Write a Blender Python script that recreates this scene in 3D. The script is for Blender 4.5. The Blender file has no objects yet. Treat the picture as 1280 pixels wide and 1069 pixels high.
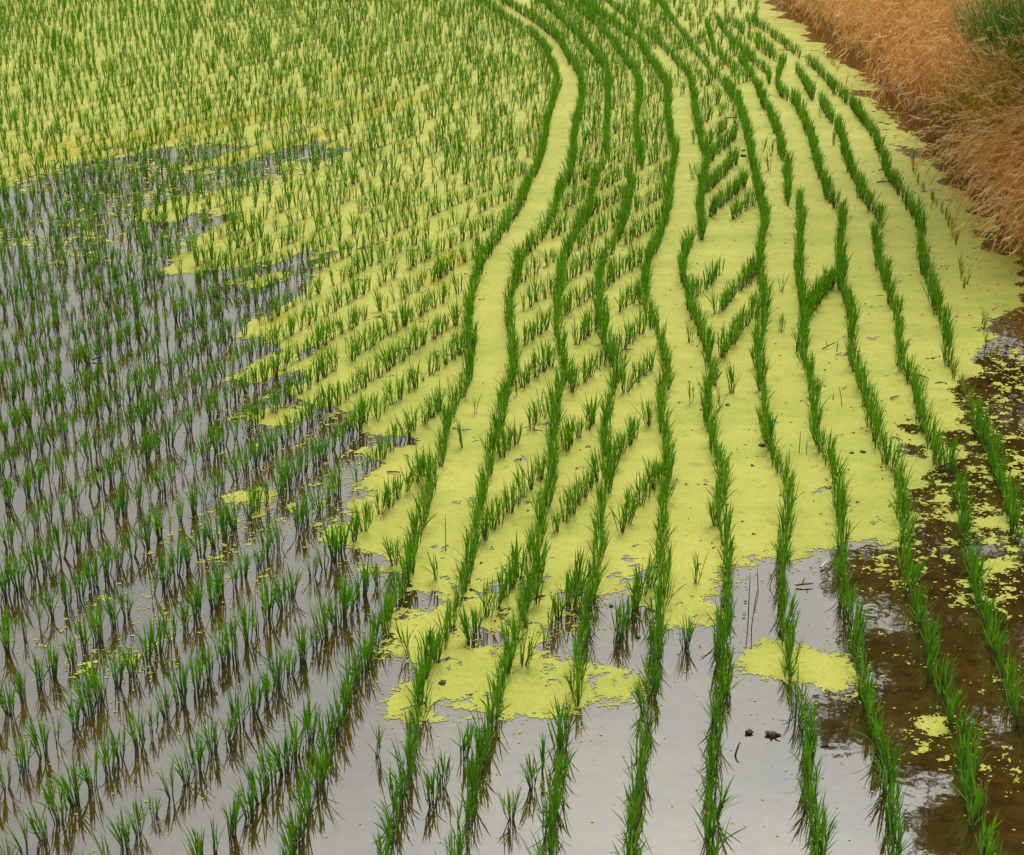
import bpy, math, random
import numpy as np
from mathutils import Vector, Matrix
R = math.radians
rng = np.random.default_rng(7)
random.seed(7)
scene = bpy.context.scene
COL = scene.collection

# ------------------------------------------------------------------ camera
F_PX, CX, CY = 2000.0, 640.0, 534.5
TILT = math.atan((CY + 330.0) / F_PX)
CAM_H = 3.5146
cam = bpy.data.cameras.new('camera')
cam.sensor_width = 36.0
cam.lens = 36.0 * F_PX / 1280.0
cam.clip_start = 0.1
cam.clip_end = 2000.0
camo = bpy.data.objects.new('camera', cam)
COL.objects.link(camo)
camo.location = (0, 0, CAM_H)
camo.rotation_euler = (math.pi / 2 - TILT, 0, 0)
scene.camera = camo

# ------------------------------------------------------------------ overcast sky
SUN_EL, SUN_AZ = R(62), R(14)
world = bpy.data.worlds.new('World')
scene.world = world
world.use_nodes = True
wn, wl = world.node_tree.nodes, world.node_tree.links
wn.clear()
sky = wn.new('ShaderNodeTexSky')
sky.sky_type = 'NISHITA'
sky.sun_disc = False
sky.sun_elevation = SUN_EL
sky.sun_rotation = SUN_AZ
sky.air_density = 1.0
sky.dust_density = 6.0
hsv = wn.new('ShaderNodeHueSaturation')
hsv.inputs['Saturation'].default_value = 0.22
wl.new(sky.outputs[0], hsv.inputs['Color'])
tc = wn.new('ShaderNodeTexCoord')
mp = wn.new('ShaderNodeMapping')
mp.inputs['Scale'].default_value = (2.2, 2.2, 5.5)
wl.new(tc.outputs['Generated'], mp.inputs['Vector'])
cn = wn.new('ShaderNodeTexNoise')
cn.inputs['Scale'].default_value = 1.6
cn.inputs['Detail'].default_value = 5
wl.new(mp.outputs[0], cn.inputs['Vector'])
cr = wn.new('ShaderNodeValToRGB')
cr.color_ramp.elements[0].position = 0.30
cr.color_ramp.elements[0].color = (0.80, 0.85, 0.83, 1)
cr.color_ramp.elements[1].position = 0.70
cr.color_ramp.elements[1].color = (1.02, 1.03, 0.92, 1)
wl.new(cn.outputs['Fac'], cr.inputs[0])
mm = wn.new('ShaderNodeMixRGB')
mm.blend_type = 'MULTIPLY'
mm.inputs[0].default_value = 1.0
wl.new(hsv.outputs[0], mm.inputs[1])
wl.new(cr.outputs[0], mm.inputs[2])
bg = wn.new('ShaderNodeBackground')
bg.inputs['Strength'].default_value = 0.15
wl.new(mm.outputs[0], bg.inputs['Color'])
wo = wn.new('ShaderNodeOutputWorld')
wl.new(bg.outputs[0], wo.inputs['Surface'])

sun = bpy.data.lights.new('sun', 'SUN')
sun.energy = 1.0
sun.angle = R(14)
sun.color = (1.0, 0.96, 0.88)
suno = bpy.data.objects.new('sun', sun)
COL.objects.link(suno)
sd = Vector((math.sin(SUN_AZ) * math.cos(SUN_EL), math.cos(SUN_AZ) * math.cos(SUN_EL), math.sin(SUN_EL)))
suno.rotation_euler = sd.to_track_quat('Z', 'Y').to_euler()
suno.location = (0, 0, 30)

scene.view_settings.view_transform = 'Standard'
scene.view_settings.look = 'None'
scene.view_settings.gamma = 1.0
scene.view_settings.use_curve_mapping = False
scene.view_settings.exposure = 0.45

# ------------------------------------------------------------------ helpers
ST, CT = math.sin(TILT), math.cos(TILT)
def G(p, z=0.0):
    """a point of the survey (x, y) -> place on the level z of the field"""
    p = np.atleast_2d(np.array(p, float))
    a = (p[:, 0] - CX) / F_PX
    b = (p[:, 1] - CY) / F_PX
    t = (CAM_H - z) / (ST + b * CT)
    return np.c_[a * t, (CT - b * ST) * t]
def to_px(xy):
    xy = np.atleast_2d(xy)
    d = xy[:, 1] * CT + CAM_H * ST
    v = -xy[:, 1] * ST + CAM_H * CT
    return np.c_[CX + F_PX * xy[:, 0] / d, CY + F_PX * v / d]

def tag(o, label=None, cat=None, group=None, kind=None):
    if label: o['label'] = label
    if cat: o['category'] = cat
    if group: o['group'] = group
    if kind: o['kind'] = kind
    return o
def link(name, me, parent=None):
    o = bpy.data.objects.new(name, me)
    COL.objects.link(o)
    if parent: o.parent = parent
    return o
def empty(name, loc=(0, 0, 0), rz=0.0):
    o = bpy.data.objects.new(name, None)
    o.empty_display_size = 0.05
    COL.objects.link(o)
    o.location = loc
    o.rotation_euler = (0, 0, rz)
    return o
def mesh_np(name, V, tris=None, quads=None, mat=None, smooth=False, attrs=None, cols=None):
    """numpy mesh; attrs: {name: float per vertex}; cols: {name: rgba per vertex}"""
    me = bpy.data.meshes.new(name)
    V = np.asarray(V, np.float32)
    nt = 0 if tris is None else len(tris)
    nq = 0 if quads is None else len(quads)
    me.vertices.add(len(V))
    me.vertices.foreach_set('co', V.ravel())
    me.loops.add(nt * 3 + nq * 4)
    me.polygons.add(nt + nq)
    li = []
    if nt: li.append(np.asarray(tris, np.int32).ravel())
    if nq: li.append(np.asarray(quads, np.int32).ravel())
    me.loops.foreach_set('vertex_index', np.concatenate(li))
    ls = np.concatenate([np.arange(nt) * 3, nt * 3 + np.arange(nq) * 4]).astype(np.int32)
    me.polygons.foreach_set('loop_start', ls)
    if smooth:
        me.polygons.foreach_set('use_smooth', np.ones(nt + nq, bool))
    me.update(calc_edges=True)
    for k, a in (attrs or {}).items():
        at = me.attributes.new(k, 'FLOAT', 'POINT')
        at.data.foreach_set('value', np.asarray(a, np.float32))
    for k, a in (cols or {}).items():
        at = me.attributes.new(k, 'FLOAT_COLOR', 'POINT')
        at.data.foreach_set('color', np.asarray(a, np.float32).ravel())
    if mat: me.materials.append(mat)
    return me

# value noise on the ground plane
class Noise:
    def __init__(self, seed, n=256):
        self.t = np.random.default_rng(seed).random((n, n)); self.n = n
    def __call__(self, x, y):
        xi = np.floor(x).astype(int); yi = np.floor(y).astype(int)
        fx = x - xi; fy = y - yi
        fx = fx * fx * (3 - 2 * fx); fy = fy * fy * (3 - 2 * fy)
        n = self.n; t = self.t
        a = t[xi % n, yi % n]; b = t[(xi + 1) % n, yi % n]
        c = t[xi % n, (yi + 1) % n]; d = t[(xi + 1) % n, (yi + 1) % n]
        return (a * (1 - fx) + b * fx) * (1 - fy) + (c * (1 - fx) + d * fx) * fy
def fbm(ns, x, y, oct=4, gain=0.5):
    s = 0; a = 1; tot = 0
    for i in range(oct):
        s = s + a * ns(x * 2 ** i + 17.3 * i, y * 2 ** i + 5.1 * i); tot += a; a *= gain
    return s / tot - 0.5

def inside(poly, P):
    x, y = P[:, 0], P[:, 1]
    r = np.zeros(len(P), bool)
    n = len(poly)
    for i in range(n):
        x0, y0 = poly[i]; x1, y1 = poly[(i + 1) % n]
        if y0 == y1: continue
        c = ((y0 > y) != (y1 > y)) & (x < (x1 - x0) * (y - y0) / (y1 - y0) + x0)
        r ^= c
    return r
def sdf(poly, P):
    """signed distance, positive inside"""
    d = np.full(len(P), 1e9)
    n = len(poly)
    for i in range(n):
        a = poly[i]; b = poly[(i + 1) % n]
        e = b - a; w = P - a
        t = np.clip((w @ e) / max(e @ e, 1e-12), 0, 1)
        q = w - t[:, None] * e
        d = np.minimum(d, (q * q).sum(1))
    d = np.sqrt(d)
    return np.where(inside(poly, P), d, -d)

# ------------------------------------------------------------------ materials
def new_mat(name):
    m = bpy.data.materials.new(name)
    m.use_nodes = True
    nt = m.node_tree
    return m, nt.nodes, nt.links, nt.nodes['Principled BSDF']
def noise_node(n, l, scale, detail=4, vec=None, rough=0.55):
    t = n.new('ShaderNodeTexNoise')
    t.inputs['Scale'].default_value = scale
    t.inputs['Detail'].default_value = detail
    t.inputs['Roughness'].default_value = rough
    if vec is not None: l.new(vec, t.inputs['Vector'])
    return t
def ramp(n, stops):
    r = n.new('ShaderNodeValToRGB')
    e = r.color_ramp.elements
    while len(e) < len(stops): e.new(0.5)
    for k, (p, c) in enumerate(stops):
        e[k].position = p
        e[k].color = (c[0], c[1], c[2], 1)
    return r
def mix(n, l, fac, a, b, mode='MIX'):
    m = n.new('ShaderNodeMixRGB'); m.blend_type = mode
    for s, v in ((0, fac), (1, a), (2, b)):
        if hasattr(v, 'is_linked'): l.new(v, m.inputs[s])
        elif isinstance(v, tuple): m.inputs[s].default_value = (*v, 1)
        else: m.inputs[s].default_value = v
    return m.outputs[0]

def mat_water():
    m, n, l, p = new_mat('muddy_paddy_water')
    g = n.new('ShaderNodeNewGeometry')
    a = noise_node(n, l, 1.3, 6, g.outputs['Position'])
    b = noise_node(n, l, 14, 5, g.outputs['Position'], 0.65)
    c1 = ramp(n, [(0.3, (0.034, 0.020, 0.005)), (0.7, (0.080, 0.047, 0.010))])
    l.new(a.outputs['Fac'], c1.inputs[0])
    c2 = ramp(n, [(0.35, (0.45, 0.42, 0.40)), (0.62, (1.1, 1.08, 1.0))])
    l.new(b.outputs['Fac'], c2.inputs[0])
    l.new(mix(n, l, 0.8, c1.outputs[0], c2.outputs[0], 'MULTIPLY'), p.inputs['Base Color'])
    p.inputs['Roughness'].default_value = 0.025
    p.inputs['IOR'].default_value = 2.4
    w = noise_node(n, l, 5.0, 3, g.outputs['Position'])
    bp = n.new('ShaderNodeBump')
    bp.inputs['Strength'].default_value = 0.05
    bp.inputs['Distance'].default_value = 0.02
    l.new(w.outputs['Fac'], bp.inputs['Height'])
    l.new(bp.outputs[0], p.inputs['Normal'])
    return m
def mat_duckweed():
    m, n, l, p = new_mat('duckweed_fronds')
    g = n.new('ShaderNodeNewGeometry')
    pos = g.outputs['Position']
    mpd = n.new('ShaderNodeMapping'); mpd.inputs['Scale'].default_value = (0.7, 1.9, 1)
    l.new(pos, mpd.inputs['Vector'])
    big = noise_node(n, l, 1.1, 7, mpd.outputs[0], 0.66)
    mid = noise_node(n, l, 9, 6, pos, 0.65)
    v = n.new('ShaderNodeTexVoronoi')
    v.inputs['Scale'].default_value = 150
    l.new(pos, v.inputs['Vector'])
    c1 = ramp(n, [(0.30, (0.275, 0.305, 0.038)), (0.48, (0.350, 0.352, 0.056)), (0.70, (0.43, 0.395, 0.075))])
    l.new(big.outputs['Fac'], c1.inputs[0])
    c2 = ramp(n, [(0.26, (0.66, 0.63, 0.5)), (0.42, (0.96, 0.97, 0.92)), (0.75, (1.08, 1.07, 1.15))])
    l.new(mid.outputs['Fac'], c2.inputs[0])
    col = mix(n, l, 1.0, c1.outputs[0], c2.outputs[0], 'MULTIPLY')
    sp = n.new('ShaderNodeSeparateColor')
    l.new(v.outputs['Color'], sp.inputs[0])
    c3 = ramp(n, [(0.0, (0.72, 0.74, 0.62)), (0.3, (0.96, 0.97, 0.92)), (1.0, (1.12, 1.10, 1.2))])
    l.new(sp.outputs[0], c3.inputs[0])
    col = mix(n, l, 0.55, col, c3.outputs[0], 'MULTIPLY')
    at = n.new('ShaderNodeAttribute'); at.attribute_name = 'golden'
    col = mix(n, l, at.outputs['Fac'], col, (0.33, 0.275, 0.010))
    l.new(col, p.inputs['Base Color'])
    p.inputs['Roughness'].default_value = 0.75
    p.inputs['Specular IOR Level'].default_value = 0.25
    bp = n.new('ShaderNodeBump')
    bp.inputs['Strength'].default_value = 0.3
    bp.inputs['Distance'].default_value = 0.002
    l.new(v.outputs['Distance'], bp.inputs['Height'])
    l.new(bp.outputs[0], p.inputs['Normal'])
    return m
def mat_leaf(name, low, high, tipc):
    m, n, l, p = new_mat(name)
    at = n.new('ShaderNodeAttribute'); at.attribute_name = 'tint'
    t = n.new('ShaderNodeAttribute'); t.attribute_name = 'along'
    c1 = ramp(n, [(0.0, low), (0.90, high), (0.965, (high[0] * 1.9 + .03, high[1] * 1.1, high[2] * 2))])
    l.new(at.outputs['Fac'], c1.inputs[0])
    f = ramp(n, [(0.55, (0, 0, 0)), (1.0, (0.55, 0.55, 0.55))])
    l.new(t.outputs['Fac'], f.inputs[0])
    col = mix(n, l, f.outputs[0], c1.outputs[0], tipc)
    l.new(col, p.inputs['Base Color'])
    p.inputs['Roughness'].default_value = 0.5
    p.inputs['Specular IOR Level'].default_value = 0.3
    tr = n.new('ShaderNodeBsdfTranslucent')
    l.new(mix(n, l, 1.0, col, (1.3, 1.5, 0.6), 'MULTIPLY'), tr.inputs['Color'])
    ms = n.new('ShaderNodeMixShader'); ms.inputs[0].default_value = 0.3
    l.new(p.outputs[0], ms.inputs[1]); l.new(tr.outputs[0], ms.inputs[2])
    out = n['Material Output']
    l.new(ms.outputs[0], out.inputs['Surface'])
    return m
def mat_vcol(name, rough=0.7, trans=0.0):
    m, n, l, p = new_mat(name)
    at = n.new('ShaderNodeAttribute'); at.attribute_name = 'shade'
    g = n.new('ShaderNodeNewGeometry')
    nz = noise_node(n, l, 30, 3, g.outputs['Position'])
    c = ramp(n, [(0.3, (0.8, 0.8, 0.8)), (0.7, (1.15, 1.15, 1.15))])
    l.new(nz.outputs['Fac'], c.inputs[0])
    col = mix(n, l, 1.0, at.outputs['Color'], c.outputs[0], 'MULTIPLY')
    l.new(col, p.inputs['Base Color'])
    p.inputs['Roughness'].default_value = rough
    p.inputs['Specular IOR Level'].default_value = 0.2
    if trans:
        tr = n.new('ShaderNodeBsdfTranslucent')
        l.new(col, tr.inputs['Color'])
        ms = n.new('ShaderNodeMixShader'); ms.inputs[0].default_value = trans
        l.new(p.outputs[0], ms.inputs[1]); l.new(tr.outputs[0], ms.inputs[2])
        l.new(ms.outputs[0], n['Material Output'].inputs['Surface'])
    return m
def mat_noise(name, a, b, scale, rough=0.85, bump=0.0):
    m, n, l, p = new_mat(name)
    g = n.new('ShaderNodeNewGeometry')
    nz = noise_node(n, l, scale, 6, g.outputs['Position'], 0.65)
    c = ramp(n, [(0.32, a), (0.68, b)])
    l.new(nz.outputs['Fac'], c.inputs[0])
    l.new(c.outputs[0], p.inputs['Base Color'])
    p.inputs['Roughness'].default_value = rough
    if bump:
        bp = n.new('ShaderNodeBump'); bp.inputs['Distance'].default_value = bump
        l.new(nz.outputs['Fac'], bp.inputs['Height']); l.new(bp.outputs[0], p.inputs['Normal'])
    return m

M_WATER = mat_water()
M_WEED = mat_duckweed()
M_RICE = mat_leaf('rice_leaf', (0.036, 0.140, 0.004), (0.135, 0.305, 0.007), (0.17, 0.34, 0.016))
M_RICE_PALE = mat_leaf('pale_rice_leaf', (0.13, 0.26, 0.015), (0.24, 0.38, 0.03), (0.34, 0.42, 0.05))
M_RICE_YELLOW = mat_leaf('yellowed_rice_leaf', (0.10, 0.17, 0.012), (0.26, 0.24, 0.025), (0.34, 0.26, 0.05))
M_STEM = mat_noise('rice_sheath', (0.050, 0.100, 0.010), (0.105, 0.180, 0.022), 90, 0.9)
M_BANK = mat_noise('bank_soil', (0.075, 0.042, 0.018), (0.20, 0.115, 0.045), 6, 0.95, 0.03)
M_BANK.node_tree.nodes['Principled BSDF'].inputs['Specular IOR Level'].default_value = 0.08
M_STRAW = mat_vcol('dry_grass', 0.65, 0.38)
M_CLOD = mat_noise('wet_mud', (0.018, 0.010, 0.006), (0.05, 0.026, 0.014), 60, 0.6, 0.004)
M_TWIG = mat_noise('wet_stalk', (0.035, 0.022, 0.012), (0.10, 0.06, 0.03), 70, 0.7)
M_PALESTICK = mat_noise('bleached_stalk', (0.45, 0.40, 0.32), (0.62, 0.58, 0.50), 50, 0.6)
M_BARK = mat_noise('bark', (0.05, 0.035, 0.022), (0.12, 0.085, 0.055), 12, 0.9, 0.01)
M_TREELEAF = mat_leaf('tree_leaf', (0.022, 0.070, 0.010), (0.055, 0.135, 0.016), (0.06, 0.14, 0.02))

# ------------------------------------------------------------------ the water
V = [(-90, -60, 0), (60, -60, 0), (60, 130, 0), (-90, 130, 0)]
w = link('paddy_water', mesh_np('paddy_water', V, quads=[(0, 1, 2, 3)], mat=M_WATER))
tag(w, kind='structure')

# ------------------------------------------------------------------ the bank
BY = np.array([-8, 4, 8, 9.8, 11.4, 12.6, 14.2, 15.5, 17, 18.5, 20, 22, 24, 34, 60.])
BX = np.array([4.6, 4.2, 3.85, 3.68, 3.70, 3.80, 3.95, 4.06, 3.98, 4.02, 3.98, 4.0, 3.95, 4.0, 4.4])
def bank_foot(y): return np.interp(y, BY, BX)
NZ = Noise(3)
def bank_z(d, y, x=None):
    """height of the bank, d metres behind its foot"""
    z = np.interp(d, [-0.3, 0, 0.35, 0.9, 1.7, 3.5, 8, 40], [-0.10, -0.02, 0.12, 0.34, 0.52, 0.62, 0.7, 0.9])
    return z + 0.10 * np.clip(d + 0.1, 0, 1) * fbm(NZ, d * 2.2 + 40, y * 2.2 + 40, 4)
ds = np.concatenate([np.linspace(-0.3, 2.5, 40), np.linspace(2.7, 8, 20), [12, 20, 40]])
ys = np.concatenate([np.linspace(-8, 4, 20), np.linspace(4.2, 26, 180), np.linspace(27, 60, 20)])
D, Yg = np.meshgrid(ds, ys, indexing='ij')
wob = 0.10 * fbm(NZ, Yg * 1.7, Yg * 0 + 3.3, 3)
Xg = bank_foot(Yg) + D + wob
Zg = bank_z(D, Yg)
V = np.c_[Xg.ravel(), Yg.ravel(), Zg.ravel()]
a, b = D.shape
idx = np.arange(a * b).reshape(a, b)
Q = np.stack([idx[:-1, :-1], idx[1:, :-1], idx[1:, 1:], idx[:-1, 1:]], -1).reshape(-1, 4)
o = link('bank', mesh_np('bank', V, quads=Q, mat=M_BANK, smooth=True))
tag(o, kind='structure')

# ------------------------------------------------------------------ traced courses of the curved rows (leaf mid-height)
ROWS = {
 12: [[(634,20),(646,28),(667,40),(682,58),(691,79),(697,100),(694,118),(685,142),(682,166),(677,190),(662,222),(647,256),(624,288),(603,321),(590,359),(587,395),(590,425),(588,455),(576,482),(561,512),(555,539),(549,568),(540,595),(531,632),(520,663),(511,699),(503,729)],
      [(487,750),(475,780),(460,810),(445,840),(427,878),(409,923),(400,950)]],
 11: [[(664,20),(676,28),(697,46),(712,70),(724,91),(728,112),(724,136),(718,160),(716,190),(711,217),(700,234),(691,264),(679,288),(655,312),(645,336),(639,365),(636,395),(642,425),(641,458),(632,485),(624,524),(618,553),(609,589),(600,630),(591,669),(582,708),(572,741),(558,771),(549,800)],
      [(536,820),(530,845),(525,881),(513,915),(506,950)]],
 10: [[(705,24),(730,49),(748,70),(760,94),(760,130),(758,160),(760,187)],
      [(745,214),(736,256),(715,297),(703,327),(697,365),(697,401)],
      [(704,434),(706,458),(697,488),(691,524),(691,560),(689,595),(678,632),(673,675),(670,711),(667,729)],
      [(654,759),(646,785),(637,816),(625,852),(616,885),(603,923),(597,950)]],
 9:  [[(738,20),(748,28),(766,49),(781,70),(796,94),(799,118),(796,145),(797,172),(802,199)],
      [(787,226),(784,250),(778,280),(760,310),(751,330),(748,365),(752,404),(760,428),(769,452)],
      [(766,482),(760,506),(757,536),(760,566),(760,595),(751,632),(748,666),(746,696),(742,729),(733,759),(727,798),(721,837),(712,870),(702,910),(697,950)]],
 8:  [[(755,18),(769,28),(796,46),(808,64),(823,85),(835,109),(835,139),(839,169),(844,196),(838,226),(835,258),(826,288),(811,320),(805,359),(811,389),(823,410),(832,440),(835,467)],
      [(826,488),(826,515),(832,542),(832,568),(832,598),(830,635),(830,669),(830,705),(829,741),(823,771),(820,804),(819,834),(811,870),(808,908),(803,950)]],
 7:  [[(784,18),(796,28),(820,46),(844,70),(862,94),(868,121),(871,145),(877,172),(883,196),(878,226),(877,258),(877,285)],
      [(862,300),(853,328),(860,365),(868,392),(880,416),(886,440),(893,464)],
      [(883,488),(889,524),(894,554),(903,583),(901,613),(900,639),(906,669),(908,705),(909,741),(903,771),(902,798),(906,825),(902,858),(894,893),(893,950)]],
 6:  [[(846,28),(868,58),(890,85),(906,103),(918,120)],
      [(923,121),(927,139),(936,172),(942,202),(946,223),(951,244),(957,267),(951,303),(951,340),(957,380),(949,419),(946,446),(955,476),(955,512),(961,542),(973,568),(985,598),(984,634),(979,669),(976,705),(980,741),(982,774),(988,807),(989,840),(994,870),(1006,893),(1012,929),(1014,955)]],
 5:  [[(884,26),(889,44),(893,62)],[(898,24),(907,37),(916,49),(928,60),(934,72)],[(900,63),(907,73),(914,80),(921,84)],[(926,72),(943,98),(953,120),(970,157),(979,187)],[(985,205),(985,243)],
      [(1001,252),(1000,285),(999,321),(1001,356),(1007,380),(1005,412)],
      [(1001,428),(1012,458),(1018,488),(1021,518),(1027,548),(1039,578),(1050,604),(1051,639),(1054,669),(1052,705),(1056,741),(1066,765),(1075,801),(1078,834),(1084,867),(1093,893),(1103,926),(1108,955)]],
 4:  [[(914,22),(921,29),(933,39),(943,48),(955,60),(968,68),(974,72)],[(936,63),(941,72),(950,78),(959,87),(962,96)],[(979,76),(973,91),(976,112),(994,124),(1009,154),(1018,184),(1027,214),(1036,240),(1051,261),(1051,297),(1051,330),(1055,356),(1063,380),(1067,407),(1065,437),(1072,458),(1081,485),(1090,515),(1099,548),(1114,568),(1126,598),(1129,634),(1132,669),(1135,705),(1141,735),(1153,762),(1162,798),(1168,834),(1180,870),(1194,896),(1205,935),(1210,955)]],
 3:  [[(944,40),(966,62)],[(998,86),(1015,115)],[(1028,127),(1042,148),(1054,172),(1057,190),(1066,208),(1078,240),(1096,261),(1102,276)],
      [(1094,290),(1102,326),(1111,359),(1120,386),(1126,413),(1127,440),(1138,464),(1147,494),(1156,527),(1168,557),(1174,568)],
      [(1191,583),(1200,607),(1203,637),(1212,675),(1218,720),(1233,759),(1245,792),(1254,822),(1266,860),(1280,900)]],
 2:  [[(936,20),(949,28),(970,43),(997,64)],[(1012,74),(1027,88),(1045,109),(1063,124),(1078,145),(1093,166),(1103,187),(1108,208),(1120,226),(1132,244),(1147,267),(1153,291),(1154,320),(1165,356),(1177,386),(1184,410),(1184,440),(1197,461),(1209,488),(1221,518),(1233,548),(1239,563)],[(1250,590),(1264,630),(1276,670)]],
 1:  [[(1028,60),(1048,82)],[(1140,190),(1147,214),(1162,238),(1180,258),(1191,279),(1200,315),(1207,344),(1212,359)],[(1227,389),(1236,416),(1241,440)]],
}
ORD = {1:'first',2:'second',3:'third',4:'fourth',5:'fifth',6:'sixth',7:'seventh',8:'eighth',9:'ninth',10:'tenth',11:'eleventh',12:'twelfth'}

def smooth_path(P, step):
    """resampled Catmull-Rom course through ground points"""
    P = np.asarray(P)
    if len(P) > 2:
        Q = np.vstack([2 * P[0] - P[1], P, 2 * P[-1] - P[-2]])
        out = []
        for i in range(1, len(Q) - 2):
            p0, p1, p2, p3 = Q[i - 1], Q[i], Q[i + 1], Q[i + 2]
            t = np.linspace(0, 1, 12, endpoint=False)[:, None]
            out.append(0.5 * ((2 * p1) + (-p0 + p2) * t + (2 * p0 - 5 * p1 + 4 * p2 - p3) * t ** 2 + (-p0 + 3 * p1 - 3 * p2 + p3) * t ** 3))
        P = np.vstack(out + [Q[-2:-1]])
    L = np.concatenate([[0], np.cumsum(np.linalg.norm(np.diff(P, axis=0), axis=1))])
    s = np.arange(0, L[-1], step)
    return np.c_[np.interp(s, L, P[:, 0]), np.interp(s, L, P[:, 1])]

hills = []        # x, y, size, fullness, kind(0 normal,1 pale,2 yellow), row (0 = slanting), stray
rowxy = {}
for r, segs in ROWS.items():
    allp = []
    for k, sg in enumerate(segs):
        P = G(sg, 0.07)
        allp += sg
        if k == len(segs) - 1 and r >= 4:            # the rows run on toward the viewer
            d = P[-1] - P[-2]; d = d / np.linalg.norm(d)
            P = np.vstack([P, P[-1] + d * 1.3])
        if k == 0 and r >= 6:                        # and away beyond
            d = P[0] - P[1]; d = d / np.linalg.norm(d)
            P = np.vstack([P[0] + d * 3.0, P])
        elif k > 0:
            d = P[0] - P[1]; P = np.vstack([P[0] + d / np.linalg.norm(d) * 0.13, P])
        if k < len(segs) - 1 and r > 1:
            d = P[-1] - P[-2]; P = np.vstack([P, P[-1] + d / np.linalg.norm(d) * 0.13])
        q = smooth_path(P, 0.096)
        q = q + rng.normal(0, 0.008, q.shape)
        for x, y in q:
            if r == 1:
                if rng.random() < 0.35: continue
                hills.append((x, y, rng.uniform(0.4, 0.75), 0.25, 2, r, 0)); continue
            if rng.random() < 0.02: continue
            px, py = to_px([(x, y)])[0]
            sz = rng.normal(0.95, 0.11)
            full = float(np.interp(y, [7, 12], [0.66, 0.74]))
            if py < 110 and r <= 7: sz *= 0.9; full = 0.6 if rng.random() < .8 else 0.3
            kd = 0
            if r in (2, 3) and 440 < py < 520 and px > 1185: kd = 2; sz *= 0.75; full = .5
            hills.append((x, y, float(np.clip(sz, 0.7, 1.25)), full, kd, r, 0))
    allp.sort(key=lambda t: t[1])
    rowxy[r] = (np.array([p[1] for p in allp], float), np.array([p[0] for p in allp], float))
def row_x(r, py): return float(np.interp(py, *rowxy[r]))
curved = np.array([(h[0], h[1]) for h in hills])

# the slanting rows of the main planting
def c_off(Y): return 0.37 * (Y - 5) + (0.66 - 0.37) / 26.0 * (Y - 5) ** 2
NS = Noise(11)
for k in range(-52, 12):
    off = -1.455 + 0.315 * k
    Y = 3.7 + rng.normal(0, 0.008)
    wphase = rng.uniform(0, 6)
    while Y < 26.5:
        sl = 0.37 + (0.66 - 0.37) / 13.0 * (Y - 5)
        x = off + c_off(Y) + 0.012 * math.sin(Y * 1.3 + 0.4 * k) + rng.normal(0, 0.006)
        y = Y + rng.normal(0, 0.007)
        Y += 0.100 / math.sqrt(1 + sl * sl)
        px, py = to_px([(x, y)])[0]
        if px < -360 or px > 1300 or py < -60 or py > 1150: continue
        pm = py - 8
        X = {r: row_x(r, pm) for r in (12, 11, 8, 7, 6, 5, 4)}
        full, sz, st = float(np.interp(y, [6, 10, 16], [0.78, 0.62, 0.42])), rng.normal(1.0, 0.12), 0
        if px < X[12] - 4:
            p = float(np.interp(y, [8, 14], [0.97, 0.88]))
            # weaker places in the planting
            if NS(x * 1.1, y * 1.1) < 0.12: p = 0.7
        elif px < X[11]: p = 0.0
        elif px < X[8]: p = 0.96 if pm < 800 else (0.6 if px < X[8] - 110 else 0.0)
        elif px < X[7]: p = 0.05 if pm > 120 else 0.5
        elif px < X[6]:
            p = 0.0
            if pm < 62: p = .7
            elif pm < 150: p = .8
            full = 0.45
        elif px < X[5]: p = 0.55 if pm < 105 else 0.0
        elif px < X[4]: p = 0.9 if 338 < pm < 388 else (0.3 if pm < 70 else 0.0)
        else: p = 0.25 if pm < 52 and px < 950 else 0.0
        if rng.random() > p: continue
        if len(curved) and ((curved[:, 0] - x) ** 2 + (curved[:, 1] - y) ** 2).min() < 0.055 ** 2: continue
        kd = 0
        u = rng.random()
        if u < 0.10: full = 0.25; sz *= 0.85
        elif u > 0.90: full = 0.95
        if px < X[12] and rng.random() < 0.025: kd = 1; sz *= 0.65; full = .4
        hills.append((x, y, float(np.clip(sz, 0.55, 1.3)), full, kd, 0, 0, k))

# short cross rows between the sixth and seventh curved rows
for (xa, ya), (xb, yb), f_ in [((867,376),(905,340),.5),((897,393),(947,344),.75),((901,447),(947,392),.75),((884,242),(922,200),.8),
                               ((888,271),(932,230),.85),((917,274),(941,257),.6),((889,201),(920,172),.7),((886,182),(908,160),.5),
                               ((1010,390),(1050,346),.7),((1006,402),(1020,384),.5)]:
    P = G([(xa, ya), (xb, yb)])
    for x, y in smooth_path(P, 0.088):
        if rng.random() < 0.05: continue
        hills.append((x + rng.normal(0, .008), y + rng.normal(0, .008), float(np.clip(rng.normal(.98, .1), .7, 1.25)), f_, 0, 0, 0, 3))
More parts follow.
